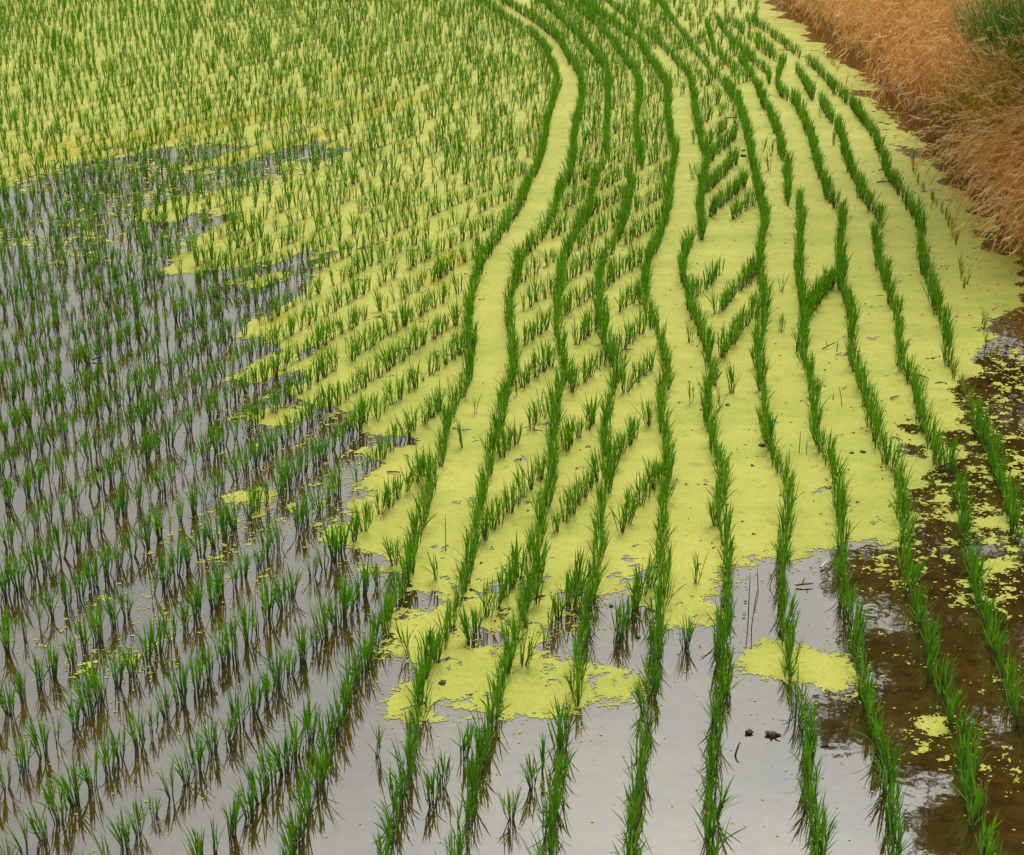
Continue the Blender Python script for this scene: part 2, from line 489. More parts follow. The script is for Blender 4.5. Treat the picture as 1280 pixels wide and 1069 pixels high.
# stray seedlings beside the rows
STRAYS = [
 (870,730,1.0,.3,'thin upright rice seedling alone between the seventh and eighth curved rows','duckweed'),
 (864,505,.9,.25,'lone thin rice seedling on duckweed west of the seventh curved row','duckweed'),
 (916,492,1.15,.5,'short bushy rice tuft alone between the sixth and seventh curved rows','duckweed'),
 (902,510,.8,.15,'weak forked rice seedling beside the seventh curved row','duckweed'),
 (579,560,1.0,.2,'thin rice seedling alone on the bare duckweed lane','duckweed'),
 (595,518,.8,.05,'two-bladed rice seedling on the bare duckweed lane','duckweed'),
 (545,725,1.0,.25,'rice seedling standing at the lower end of the bare duckweed lane','duckweed'),
 (510,820,1.0,.3,'rice seedling on a duckweed tongue beside the twelfth curved row','duckweed'),
 (862,428,.9,.4,'dark rice tuft on the wide duckweed lane beside the seventh row','duckweed'),
 (470,945,.9,.2,'thin rice seedling in open water right of the twelfth curved row','water'),
 (975,415,.7,.15,'small weak rice seedling beside the sixth curved row','duckweed'),
 (1043,182,.9,.2,'lone small rice seedling beside the third curved row near the top bend','duckweed'),
 (1025,147,.8,.1,'lone dark short seedling between third and fourth curved rows','duckweed'),
 (953,190,1.0,.15,'pair of thin blades on duckweed between fifth and sixth rows','duckweed'),
 (963,195,1.0,.1,'single thin seedling on duckweed between fifth and sixth rows','duckweed'),
 (961,214,1.0,.3,'lone rice seedling on duckweed beside the fifth curved row','duckweed'),
 (976,365,.9,.15,'thin rice seedling west of the fifth curved row','duckweed'),
 (977,415,.8,.1,'faint two-bladed seedling between the fifth and sixth curved rows','duckweed'),
]
stray_start = len(hills)
for px, py, s, f, lab, _ in STRAYS:
    x, y = G([(px, py)])[0]
    hills.append((x, y, s, f, 0, -1, len(hills) - stray_start + 1))

# ------------------------------------------------------------------ duckweed layout
WATER = [   # stretches of open water
 [(-700,330),(-60,240),(28,222),(95,200),(150,186),(260,178),(345,186),(400,182),(470,183),(430,196),(380,206),(345,222),(310,243),(270,262),(300,272),(262,296),(236,318),(232,333),(300,336),(350,330),(400,314),(450,303),(498,298),(488,310),(440,322),(408,336),(392,352),(386,372),(350,388),(322,404),(318,420),(350,428),(404,434),(406,448),(372,458),(404,468),(402,482),(372,490),(420,497),(430,508),(465,514),(440,526),(462,536),(500,538),(540,552),(520,562),(495,560),(470,566),(490,582),(462,594),(440,604),(484,614),(474,624),(440,630),(462,642),(452,656),(414,662),(400,672),(430,680),(470,694),(474,704),(440,712),(466,722),(494,732),(492,742),(486,750),(482,766),(478,790),(470,812),(482,826),(510,832),(514,850),(500,858),(494,872),(500,890),(560,896),(620,888),(632,900),(660,890),(720,884),(762,872),(800,862),(800,850),(770,836),(700,824),(690,806),(700,790),(722,762),(742,752),(775,748),(800,754),(818,760),(834,770),(838,784),(870,778),(888,770),(890,750),(900,740),(918,714),(960,700),(990,706),(1014,704),(1030,690),(1068,684),(1130,682),(1142,660),(1150,640),(1128,636),(1140,622),(1160,610),(1180,590),(1190,560),(1176,540),(1200,530),(1210,505),(1200,488),(1222,470),(1226,452),(1240,440),(1250,400),(1300,380),(1900,380),(1900,1200),(-1500,1200),(-900,500)],
 [(494,752),(520,748),(540,750),(544,758),(520,768),(500,766)],
 [(490,772),(514,768),(528,774),(516,784),(494,786)],
 [(596,792),(618,796),(616,806),(600,804)],
 [(846,752),(896,748),(898,760),(852,762)],
 [(1105,180),(1130,178),(1160,186),(1190,196),(1172,204),(1140,200),(1110,192)],
 [(1090,128),(1130,140),(1160,158),(1120,156)],[(1060,112),(1090,114),(1094,122),(1066,120)],
 [(1010,35),(1040,48),(1070,74),(1040,66)],
 [(1220,288),(1262,300),(1262,322),(1236,312)],
 [(1120,527),(1150,530),(1168,538),(1140,540)],[(1132,556),(1166,562),(1150,572),(1130,566)],
]
ISLANDS = [  # duckweed drifting in the open stretches
 [(205,262),(245,246),(292,240),(296,250),(250,258),(214,268)],
 [(330,228),(380,214),(420,206),(410,216),(360,232)],
 [(300,356),(330,344),(352,342),(330,356)],
 [(28,204),(120,186),(230,168),(345,150),(345,160),(230,180),(120,198),(28,214)],
 [(210,204),(270,196),(345,176),(345,186),(280,204),(220,212)],
 [(640,832),(690,824),(730,832),(776,836),(772,846),(740,850),(762,862),(744,872),(700,880),(650,872),(630,850)],
 [(925,818),(950,806),(990,806),(1020,812),(1052,826),(1068,846),(1064,868),(1020,866),(986,862),(960,852),(930,836)],
 [(820,766),(858,762),(890,764),(886,774),(850,784),(830,780)],
 [(185,766),(204,762),(226,772),(200,776)],
 [(275,622),(310,612),(345,614),(330,628),(290,630)],
 [(310,520),(350,512),(380,520),(350,530)],
 [(150,822),(176,818),(200,826),(170,834)],
 [(300,470),(330,452),(360,446),(350,462),(320,474)],
 [(1150,628),(1180,640),(1230,650),(1262,640),(1262,664),(1216,662),(1160,644)],
 [(1210,580),(1262,590),(1262,606),(1216,596)],[(1180,560),(1204,556),(1210,572),(1190,574)],
 [(1216,706),(1262,696),(1262,716),(1230,722)],[(1080,708),(1106,704),(1110,716),(1086,718)],
 [(1140,905),(1170,902),(1186,910),(1150,914)],
]
SPECK = [    # where loose fronds drift
 ([(1060,690),(1140,650),(1180,560),(1220,450),(1300,420),(1310,760),(1200,760),(1120,740)], 0.105),
 ([(1060,690),(1300,740),(1320,1000),(1120,950),(1080,800)], 0.035),
 ([(250,440),(420,480),(490,560),(500,700),(300,760),(180,840),(30,860),(120,700),(260,620)], 0.055),
 ([(-20,190),(340,150),(460,190),(240,330),(-20,330)], 0.085),
 ([(1080,105),(1260,240),(1280,330),(1180,260),(1100,200)], 0.08),
 ([(640,760),(740,740),(720,860),(620,890),(500,890),(470,820)], 0.05),
]
GOLD = [[(28,186),(120,172),(230,154),(345,132),(460,120),(460,128),(345,146),(230,172),(120,192),(28,204)],
        [(28,208),(60,204),(64,212),(28,220)],
        [(230,206),(280,198),(345,178),(420,158),(424,166),(345,188),(280,206)],
        [(440,140),(540,112),(560,116),(450,150)],[(400,92),(480,84),(480,92),(400,100)],
        [(550,316),(590,322),(585,336),(552,330)],[(520,340),(570,350),(560,362),(524,352)],
        [(330,400),(372,392),(380,400),(340,408)],[(660,150),(676,140),(680,156),(662,166)]]
def gpoly(p): return G(p)
step = 0.045
gx = np.arange(-11.0, 4.6, step); gy = np.arange(3.2, 27.0, step)
GX, GY = np.meshgrid(gx, gy, indexing='ij')
GP = np.c_[GX.ravel(), GY.ravel()]
# beyond the surveyed stretch the near field stays open water
near_cut = 5.0
S = np.full(len(GP), 9.0)
for p in WATER: S = np.minimum(S, -sdf(gpoly(p), GP))
for p in ISLANDS: S = np.maximum(S, sdf(gpoly(p), GP))
SP = np.zeros(len(GP))
for p, v in SPECK:
    SP = np.maximum(SP, v * np.clip(sdf(gpoly(p), GP) / 0.15 + 0.5, 0, 1))
GO = np.zeros(len(GP))
for p in GOLD: GO = np.maximum(GO, np.clip(sdf(gpoly(p), GP) / 0.08 + 0.6, 0, 1))
S = S.reshape(GX.shape); SP = SP.reshape(GX.shape); GO = GO.reshape(GX.shape)
def samp(A, x, y):
    fx = np.clip((x - gx[0]) / step, 0, len(gx) - 1.001); fy = np.clip((y - gy[0]) / step, 0, len(gy) - 1.001)
    i = fx.astype(int); j = fy.astype(int); u = fx - i; v = fy - j
    return (A[i, j] * (1 - u) + A[i + 1, j] * u) * (1 - v) + (A[i, j + 1] * (1 - u) + A[i + 1, j + 1] * u) * v
N1, N2, N3, N4 = Noise(21), Noise(22), Noise(23), Noise(24)
def weed_field(x, y):
    s = samp(S, x, y)
    # bare wet margin along the foot of the bank
    foot = bank_foot(y) - x
    marg = np.interp(y, [9, 11, 13.2, 14.2, 15.8, 16.6, 19, 21, 26], [0.35, 0.10, 0.06, 0.28, 0.28, 0.08, 0.12, 0.22, 0.2])
    s = np.minimum(s, foot - marg + 0.45 * fbm(N4, x * 1.6 + 3, y * 3.2, 3))
    ca, sa = 0.84, 0.54
    xr, yr = x * ca + y * sa, -x * sa + y * ca
    # ragged edges, drawn out sideways by the wind
    ro = x - c_off(y)
    lf = np.clip((0.2 - ro - 0.37 * 0) / 0.8, 0, 1) * (y > 6.5)
    n = fbm(N1, x * 2.6, y * 4.0, 7, 0.68)
    ns = fbm(N3, ro * 3.2, y * 0.8, 6, 0.66)
    n = n * (1 - 0.6 * lf) + ns * 0.75 * lf
    s = s + 0.10 * lf * np.interp(y, [7, 9, 14, 17], [0, 1, 1, 0])
    n2 = fbm(N2, xr * 34, yr * 42, 4, 0.85)
    far = np.clip((y - 8) / 6, 0, 1) * (x < 1.0)
    f = s + (0.34 + 0.75 * far) * n + (0.10 + 0.06 * far + 0.08 * (y < 7.4)) * n2 - 0.01
    # little wet holes in the mat
    hole = fbm(N2, xr * 7 + 2 * n, yr * 9, 5, 0.7)
    f = np.where((hole < -0.25 + 0.10 * ((y < 6.6) & (np.abs(x) < 0.75))) & (s < 0.9), -1, f)
    # loose flecks
    sp = samp(SP, x, y)
    fl = fbm(N3, xr * 19, yr * 24, 4, 0.75) + 0.35 * fbm(N4, x * 2.5, y * 4, 3)
    f = np.where((sp > 0) & (fl > 0.33 - 2.2 * sp), 1, f)
    return f

def build_weed():
    Vs, Qs, base = [], [], 0
    bands = [(3.3, 7.5, 0.0055), (7.5, 12.5, 0.0095), (12.5, 26.5, 0.017)]
    for y0, y1, c in bands:
        K = 8
        x0, x1 = -0.36 * y1 - 1.5, min(0.36 * y1 + 1.5, 4.25)
        nx = int((x1 - x0) / c / K) * K; ny = int(round((y1 - y0) / c / K)) * K
        xs = x0 + (np.arange(nx) + 0.5) * c
        cyy = (y1 - y0) / ny
        yy = y0 + (np.arange(ny) + 0.5) * cyy
        X, Y = np.meshgrid(xs, yy, indexing='ij')
        m = weed_field(X.ravel(), Y.ravel()).reshape(X.shape) > 0
        m &= X < bank_foot(Y) + 0.25
        m &= np.abs(X) < 0.36 * Y + 1.5
        blk = m.reshape(nx // K, K, ny // K, K).all(axis=(1, 3))
        # full blocks
        ii, jj = np.nonzero(blk)
        fine = m & ~np.repeat(np.repeat(blk, K, 0), K, 1)
        # vertex lattice
        used = np.zeros((nx + 1, ny + 1), bool)
        for a_, b_ in ((0, 0), (K, 0), (K, K), (0, K)): used[ii * K + a_, jj * K + b_] = True
        fi, fj = np.nonzero(fine)
        fixed = used.copy()
        for a_, b_ in ((0, 0), (1, 0), (1, 1), (0, 1)): used[fi + a_, fj + b_] = True
        # lattice points on block borders keep their place so no slit opens
        bb = np.zeros((nx + 1, ny + 1), bool)
        B = np.repeat(np.repeat(blk, K, 0), K, 1)
        bb[:-1, :-1] |= B; bb[1:, :-1] |= B; bb[:-1, 1:] |= B; bb[1:, 1:] |= B
        idx = np.full((nx + 1, ny + 1), -1)
        ui, uj = np.nonzero(used)
        idx[ui, uj] = base + np.arange(len(ui))
        jit = np.where(bb[ui, uj][:, None], 0.0, rng.uniform(-0.42, 0.42, (len(ui), 2)))
        vx = x0 + (ui + jit[:, 0]) * c; vy = y0 + (uj + jit[:, 1]) * cyy
        Vs.append(np.c_[vx, vy, np.full(len(vx), 0.0018)])
        Qs.append(np.stack([idx[ii * K, jj * K], idx[ii * K + K, jj * K], idx[ii * K + K, jj * K + K], idx[ii * K, jj * K + K]], -1))
        Qs.append(np.stack([idx[fi, fj], idx[fi + 1, fj], idx[fi + 1, fj + 1], idx[fi, fj + 1]], -1))
        base += len(ui)
    V = np.vstack(Vs); Q = np.vstack(Qs)
    gold = samp(GO, V[:, 0], V[:, 1]) * np.clip(0.75 + 2.2 * fbm(N2, V[:, 0] * 5, V[:, 1] * 5, 4), 0, 1)
    return V, Q, gold
V, Q, gold = build_weed()
o = link('duckweed', mesh_np('duckweed', V, quads=Q, mat=M_WEED, attrs={'golden': gold}))
tag(o, 'yellow-green duckweed carpet floating on the paddy water', 'duckweed', kind='stuff')

# loose single fronds in the brown water
def build_flecks():
    C, S_ = [], []
    for p, v in SPECK:
        g = gpoly(p); lo, hi = g.min(0), g.max(0)
        n = int(np.prod(hi - lo) * 260 * (v / 0.06) ** 0.7)
        q = lo + rng.random((n, 2)) * (hi - lo)
        q = q[inside(g, q)]
        k = fbm(N4, q[:, 0] * 2.5, q[:, 1] * 4, 3) + rng.normal(0, 0.10, len(q)) > 0.02
        q = q[k]
        C.append(q); S_.append(rng.uniform(0.003, 0.0075, len(q)))
    # a thin scatter over all near water
    q = np.c_[rng.uniform(-2.6, 3.2, 1500), rng.uniform(4, 9.5, 1500)]
    C.append(q); S_.append(rng.uniform(0.002, 0.005, 1500))
    # crumbs drifting off the rim of the mat
    q = np.c_[rng.uniform(-4.5, 4.0, 260000), rng.uniform(4.2, 15, 260000)]
    e = samp(S, q[:, 0], q[:, 1])
    q = q[(e < 0.05) & (rng.random(len(q)) < 0.24 * np.exp(-np.abs(np.minimum(e, 0)) / 0.09))]
    C.append(q); S_.append(rng.uniform(0.0014, 0.0055, len(q)) * np.interp(q[:, 1], [5, 12], [1, 1.7]))
    C = np.vstack(C); S_ = np.concatenate(S_)
    ok = C[:, 0] < bank_foot(C[:, 1]) - 0.1
    C = C[ok]; S_ = S_[ok]
    n = len(C)
    an = rng.uniform(0, 6.28, n)[:, None] + np.arange(5) * 2 * math.pi / 5
    rr = S_[:, None] * rng.uniform(0.7, 1.3, (n, 5))
    V = np.stack([C[:, :1] + rr * np.cos(an) * 1.3, C[:, 1:] + rr * np.sin(an), np.full((n, 5), 0.0022)], -1).reshape(-1, 3)
    b = (np.arange(n) * 5)[:, None]
    T = np.vstack([b + np.array([0, 1, 2]), b + np.array([0, 2, 3]), b + np.array([0, 3, 4])])
    return V, T
V, T = build_flecks()
o = link('duckweed_flecks', mesh_np('duckweed_flecks', V, tris=T, mat=M_WEED, attrs={'golden': np.repeat(rng.random(len(V) // 5), 5) * 0.75}))
tag(o, 'loose yellow duckweed fronds scattered on open water', 'duckweed', kind='stuff')

# ------------------------------------------------------------------ rice tufts
def blade(base, az, lean, length, width, droop, nseg, side=None):
    """one leaf: verts (2 per level + tip), tris, along"""
    p = np.array(base, float)
    d = np.array([math.cos(az), math.sin(az)])
    ang = lean
    s = length / nseg
    wv = np.array([-d[1], d[0], 0.0])
    if side is not None:
        c, s2 = math.cos(side), math.sin(side)
        wv = np.array([wv[0] * c - wv[1] * s2, wv[0] * s2 + wv[1] * c, 0])
    V, al = [], []
    for i in range(nseg):
        t = i / nseg
        ww = width * (0.62 + 0.55 * t if t < 0.45 else 0.87 * (1 - ((t - 0.45) / 0.55) ** 1.8) + 0.05)
        V.append(p - wv * ww / 2); V.append(p + wv * ww / 2); al += [t, t]
        p = p + s * np.array([d[0] * math.sin(ang), d[1] * math.sin(ang), math.cos(ang)])
        ang += droop * (0.4 + 1.3 * t) / nseg
    V.append(p); al.append(1.0)
    T = []
    for i in range(nseg - 1):
        a = 2 * i
        T += [(a, a + 1, a + 3), (a, a + 3, a + 2)]
    a = 2 * (nseg - 1)
    T.append((a, a + 1, a + 2))
    return V, T, al

def tuft(rs, fullness, nseg=4):
    """leaf and stem geometry of one tuft, about 0.17 m tall"""
    ns = 2 + int(round(fullness * 11))
    LV, LT, LA, LTi = [], [], [], []
    SV, STr = [], []
    for s in range(ns):
        a0 = rs.uniform(0, 6.283)
        r0 = 0.0145 * math.sqrt(rs.random()) * (0.5 + 0.7 * fullness)
        bx, by = r0 * math.cos(a0), r0 * math.sin(a0)
        oaz = a0 + rs.normal(0, 0.5)
        sl = abs(rs.normal(0.16, 0.12)) + 0.06
        hs = rs.uniform(0.035, 0.060)
        top = (bx + hs * math.sin(sl) * math.cos(oaz), by + hs * math.sin(sl) * math.sin(oaz), hs)
        # stem: three-sided tube
        k = len(SV)
        for (q, zz, rad) in (((bx, by), -0.012, 0.0027), ((top[0], top[1]), hs, 0.0020)):
            for j in range(3):
                an = 2.094 * j + a0
                SV.append((q[0] + rad * math.cos(an), q[1] + rad * math.sin(an), zz))
        for j in range(3):
            j2 = (j + 1) % 3
            STr += [(k + j, k + j2, k + 3 + j2), (k + j, k + 3 + j2, k + 3 + j)]
        nb = 2 if rs.random() < 0.55 else 3
        for b in range(nb):
            inner = b == 0
            lean = abs(rs.normal(0.10, 0.08)) if inner else abs(rs.normal(0.34, 0.20))
            az = oaz + (rs.normal(0, 0.6) if inner else rs.choice([-1, 1]) * rs.uniform(0.3, 1.9))
            L = rs.uniform(0.105, 0.150) if inner else rs.uniform(0.075, 0.130)
            st = rs.uniform(0.55, 1.0)
            base = (bx + (top[0] - bx) * st, by + (top[1] - by) * st, hs * st)
            v, t, al = blade(base, az, lean, L, rs.uniform(0.0048, 0.0074), abs(rs.normal(0.25, 0.30)) + (0.5 if rs.random() < 0.10 else 0), nseg, rs.normal(0, 0.5))
            k = len(LV)
            LV += v; LT += [(x + k, y + k, z + k) for x, y, z in t]; LA += al
            LTi += [rs.random()] * len(v)
    return dict(lv=np.array(LV), lt=np.array(LT), la=np.array(LA), ti=np.array(LTi), sv=np.array(SV), st=np.array(STr))

BUCKETS = [0.05, 0.15, 0.25, 0.35, 0.5, 0.62, 0.8, 0.95]
NVAR = 7
rs = np.random.default_rng(99)
TEMPL = {f: [tuft(rs, f, 4) for _ in range(NVAR)] for f in BUCKETS}
MATK = {0: M_RICE, 1: M_RICE_PALE, 2: M_RICE_YELLOW}
mesh_cache = {}
def leaf_mesh(f, v, kd):
    key = (f, v, kd)
    if key not in mesh_cache:
        t = TEMPL[f][v]
        mesh_cache[key] = mesh_np('rice_leaves', t['lv'], tris=t['lt'], mat=MATK[kd], attrs={'along': t['la'], 'tint': t['ti'] * 0.65 + 0.35 * ((v * 37 % NVAR) / (NVAR - 1))})
    return mesh_cache[key]
def stem_mesh(f, v):
    key = ('s', f, v)
    if key not in mesh_cache:
        t = TEMPL[f][v]
        mesh_cache[key] = mesh_np('rice_stems', t['sv'], tris=t['st'], mat=M_STEM)
    return mesh_cache[key]

H = []
for h in hills:
    f = min(BUCKETS, key=lambda q: abs(q - min(max(h[3] + rng.normal(0, 0.10), 0.05), 0.95))) if h[5] >= 0 else min(BUCKETS, key=lambda q: abs(q - h[3]))
    H.append(dict(x=h[0], y=h[1], s=h[2], f=f, v=int(rng.integers(NVAR)), kd=h[4], row=h[5], stray=h[6], rz=rng.uniform(0, 6.283), tx=rng.normal(0, 0.06), ty=rng.normal(0, 0.06), k=h[7] if len(h) > 7 else 0))
pxs = to_px(np.array([(h['x'], h['y']) for h in H]))
dist = np.array([math.hypot(h['y'], CAM_H) for h in H])
inframe = (pxs[:, 0] > 8) & (pxs[:, 0] < 1272) & (pxs[:, 1] > 0) & (pxs[:, 1] < 1085)
order = [i for i in np.argsort(dist) if inframe[i]]
N_IND = 300
single = set([i for i in order if H[i]['stray']])
for i in order:
    if len(single) >= N_IND: break
    single.add(int(i))

def word(f): return 'sparse thin' if f <= 0.35 else ('medium' if f < 0.8 else 'full bushy')
ORDL = ['first','second','third','fourth','fifth','sixth','seventh','eighth','ninth','tenth','eleventh','twelfth','thirteenth','fourteenth','fifteenth','sixteenth','seventeenth','eighteenth','nineteenth','twentieth']
def ORDN(n): return ORDL[min(max(n, 1), 20) - 1]
def tall(h): return 'tall ' if h['s'] > 1.1 else ('short ' if h['s'] < 0.9 else '')
def in_weed(x, y): return float(weed_field(np.array([x]), np.array([y]))[0]) > 0
def ordw(n):
    if n <= 20: return ORDL[n - 1]
    tens = {2: 'twent', 3: 'thirt', 4: 'fort', 5: 'fift', 6: 'sixt', 7: 'sevent', 8: 'eight', 9: 'ninet'}[min(n // 10, 9)]
    return tens + 'ieth' if n % 10 == 0 else tens + 'y-' + ORDL[n % 10 - 1]
# where each tuft stands along its row, counted from what can be found there
weedy = weed_field(np.array([h['x'] for h in H]), np.array([h['y'] for h in H])) > 0
count = {}
for r in range(1, 13):
    seq = sorted([i for i in range(len(H)) if H[i]['row'] == r], key=lambda i: -H[i]['y'])
    n = 0
    for i in seq:                                   # open water: from the duckweed edge onward
        n = 0 if weedy[i] else n + 1
        count[i] = n
    n = 0
    for i in reversed(seq):                         # duckweed: back from the open water
        n = n + 1 if weedy[i] else 0
        if weedy[i]: count[i] = n
between = {}
for i in range(len(H)):
    if H[i]['row'] != 0: continue
    px_, py_ = pxs[i]
    if px_ < row_x(12, py_ - 8): key = ('L', H[i]['k'])
    else:
        rr = [r for r in range(12, 0, -1) if row_x(r, py_ - 8) <= px_]
        key = ('B', rr[-1] if rr else 12)
    between.setdefault(key, []).append(i)
slot = {}
for key, l in between.items():
    for n, i in enumerate(sorted(l, key=lambda i: -H[i]['y'] if key[0] == 'L' else H[i]['y'])): slot[i] = (key, n + 1)
for i in sorted(single):
    h = H[i]
    root = empty('rice_plant', (h['x'], h['y'], 0), h['rz'])
    root.scale = (h['s'],) * 3
    root.rotation_euler = Matrix(((1, 0, h['tx']), (0, 1, h['ty']), (-h['tx'], -h['ty'], 1))).to_quaternion().to_matrix().to_4x4().__matmul__(Matrix.Rotation(h['rz'], 4, 'Z')).to_euler()
    link('leaf_blades', leaf_mesh(h['f'], h['v'], h['kd']), root)
    link('stems', stem_mesh(h['f'], h['v']), root)
    wd = tall(h) + word(h['f'])
    if h['stray']:
        tag(root, STRAYS[h['stray'] - 1][4], 'rice plant', 'stray rice seedlings')
    elif h['row'] > 0:
        where = 'before the open water' if weedy[i] else 'past the duckweed edge'
        tag(root, f"{wd} rice tuft, {ordw(count[i])} {where}, {ORD[h['row']]} curved row from straw bank", 'rice plant',
            f"rice tufts of the {ORD[h['row']]} curved row")
    else:
        if h['kd'] == 1: wd = 'small yellowish'
        (kind_, k_), n = slot[i]
        if kind_ == 'L':
            tag(root, f"{wd} rice tuft, {ordw(n)} from twelfth curved row, {ORDN(3 - k_)} slanting row off it", 'rice plant',
                f"rice tufts of the {ORDN(3 - k_)} slanting row")
        else:
            sf = 'duckweed' if weedy[i] else 'water'
            tag(root, f"{wd} slanting-row rice tuft in {sf} between the {ORD[k_]} and {ORD[max(k_ - 1, 1)]} curved rows", 'rice plant',
                f"slanting-row tufts between the {ORD[k_]} and {ORD[max(k_ - 1, 1)]} curved rows")

# all the other tufts, hundreds more than can be told apart
def build_rest():
    LV, LT, LA, TI, MI, SVs, STs = [], [], [], [], [], [], []
    kl = ks = 0
    for i, h in enumerate(H):
        if i in single: continue
        t = TEMPL[h['f']][h['v']]
        c, s = math.cos(h['rz']) * h['s'], math.sin(h['rz']) * h['s']
        M = np.array([[c, s, 0], [-s, c, 0], [h['tx'] * h['s'], h['ty'] * h['s'], h['s']]])
        off = np.array([h['x'], h['y'], 0])
        LV.append(t['lv'] @ M + off); LT.append(t['lt'] + kl); LA.append(t['la'])
        TI.append(t['ti'] * 0.65 + 0.35 * rng.random()); MI.append(np.full(len(t['lt']), h['kd'])); kl += len(t['lv'])
        SVs.append(t['sv'] @ M + off); STs.append(t['st'] + ks); ks += len(t['sv'])
    me = mesh_np('rice_leaves_mass', np.vstack(LV), tris=np.vstack(LT), mat=M_RICE, attrs={'along': np.concatenate(LA), 'tint': np.concatenate(TI)})
    me.materials.append(M_RICE_PALE); me.materials.append(M_RICE_YELLOW)
    me.polygons.foreach_set('material_index', np.concatenate(MI).astype(np.int32))
    return me, mesh_np('rice_stems_mass', np.vstack(SVs), tris=np.vstack(STs), mat=M_STEM)
lm, sm = build_rest()
o = link('rice_field', lm)
tag(o, 'mass of further rice tufts filling the rest of the paddy', 'rice plants', kind='stuff')
link('stems', sm, o)['kind'] = 'stuff'
print('tufts', len(H), 'single', len(single), 'tris', len(lm.polygons) + len(sm.polygons))

# ------------------------------------------------------------------ dry grass of the bank
PAL = {
 'straw': [(0.76, 0.42, 0.12), (0.80, 0.50, 0.20), (0.68, 0.31, 0.07), (0.84, 0.60, 0.29), (0.74, 0.38, 0.10)],
 'rust':  [(0.68, 0.27, 0.045), (0.74, 0.35, 0.075), (0.60, 0.21, 0.035), (0.78, 0.48, 0.15)],
 'olive': [(0.44, 0.31, 0.02), (0.56, 0.37, 0.03), (0.28, 0.26, 0.02), (0.64, 0.42, 0.07), (0.22, 0.22, 0.018)],
 'brown': [(0.16, 0.07, 0.025), (0.24, 0.11, 0.04), (0.32, 0.16, 0.06)],
 'green': [(0.05, 0.17, 0.016), (0.09, 0.24, 0.02), (0.035, 0.11, 0.014), (0.16, 0.25, 0.025)],
}
def grass_mass(points, pal, Lr, lean_az, lean, droop, wid, seed, nseg=5, heads=0.4, headpal=None):
    """arching blades with drooping seed heads rooted at points (x, y, z)"""
    rs = np.random.default_rng(seed)
    n = len(points)
    P = np.asarray(points, float)
    az = lean_az + P[:, 3] + rs.normal(0, 0.45, n)
    mixo = rs.random(n) < 0.35
    az = np.where(mixo, P[:, 6] + rs.normal(0, 0.5, n), az)
    ang = np.abs(rs.normal(lean, 0.22, n))
    L = rs.uniform(Lr[0], Lr[1], n) * P[:, 4]
    dr = np.abs(rs.normal(droop, 0.45, n))
    wv = rs.uniform(wid[0], wid[1], n)
    dx, dy = np.cos(az), np.sin(az)
    tw = rs.normal(0, 0.5, n)
    sx, sy = -np.sin(az + tw), np.cos(az + tw)
    tone = P[:, 5]
    P = P[:, :3]
    p = P.copy()
    V = np.zeros((n, 2 * nseg + 1, 3))
    for i in range(nseg):
        t = i / nseg
        w_ = wv * (1 - 0.75 * t)
        V[:, 2 * i] = p - np.c_[sx, sy, 0 * sx] * w_[:, None] / 2
        V[:, 2 * i + 1] = p + np.c_[sx, sy, 0 * sx] * w_[:, None] / 2
        p = p + (L / nseg)[:, None] * np.c_[dx * np.sin(ang), dy * np.sin(ang), np.cos(ang)]
        ang = ang + dr * (0.3 + 1.4 * t) / nseg
    V[:, 2 * nseg] = p
    T = []
    for i in range(nseg - 1):
        a_ = 2 * i
        T += [(a_, a_ + 1, a_ + 3), (a_, a_ + 3, a_ + 2)]
    T.append((2 * nseg - 2, 2 * nseg - 1, 2 * nseg))
    T = (np.array(T)[None] + (np.arange(n) * (2 * nseg + 1))[:, None, None]).reshape(-1, 3)
    pc = np.array(PAL[pal]) if isinstance(pal, str) else None
    if pc is None:
        C = np.zeros((n, 3))
        for k in range(n):
            q = PAL[pal[k]]; C[k] = q[rs.integers(len(q))]
    else:
        C = pc[rs.integers(len(pc), size=n)]
    C = C * rs.uniform(0.8, 1.2, (n, 1)) * (0.70 + 0.55 * tone[:, None])
    cv = np.repeat(C[:, None, :], 2 * nseg + 1, 1).reshape(-1, 3)
    cols = np.c_[cv, np.ones(len(cv))]
    leaf = (V.reshape(-1, 3), T, cols)
    # seed heads: feathery spindles hanging from the tips
    hsel = np.nonzero(rs.random(n) < heads)[0]
    HV, HT, HC = [], [], []
    k = 0
    for q in hsel:
        e = V[q, -1]; a0 = ang[q] + 0.25
        d = np.array([dx[q] * math.sin(a0), dy[q] * math.sin(a0), math.cos(a0)])
        Lh = rs.uniform(0.08, 0.15)
        col = np.array([(0.84, 0.54, 0.22), (0.80, 0.44, 0.13), (0.88, 0.63, 0.31), (0.74, 0.34, 0.08)][rs.integers(4)]) * rs.uniform(0.9, 1.08)
        for j in range(6):
            t = j / 6
            b = e - d * 0.02 + d * Lh * t
            u = rs.normal(0, 1, 3); u -= d * (u @ d); u /= np.linalg.norm(u) + 1e-9
            tip = b + d * Lh * 0.42 + u * Lh * 0.17 * (1.15 - t) + np.array([0, 0, -0.008])
            sd_ = np.cross(d, u) * 0.0045
            HV += [b - sd_, b + sd_, tip]
            HT.append((k, k + 1, k + 2)); k += 3
            HC += [np.append(col, 1)] * 3
    return leaf, (np.array(HV), np.array(HT), np.array(HC)) if len(HV) else None

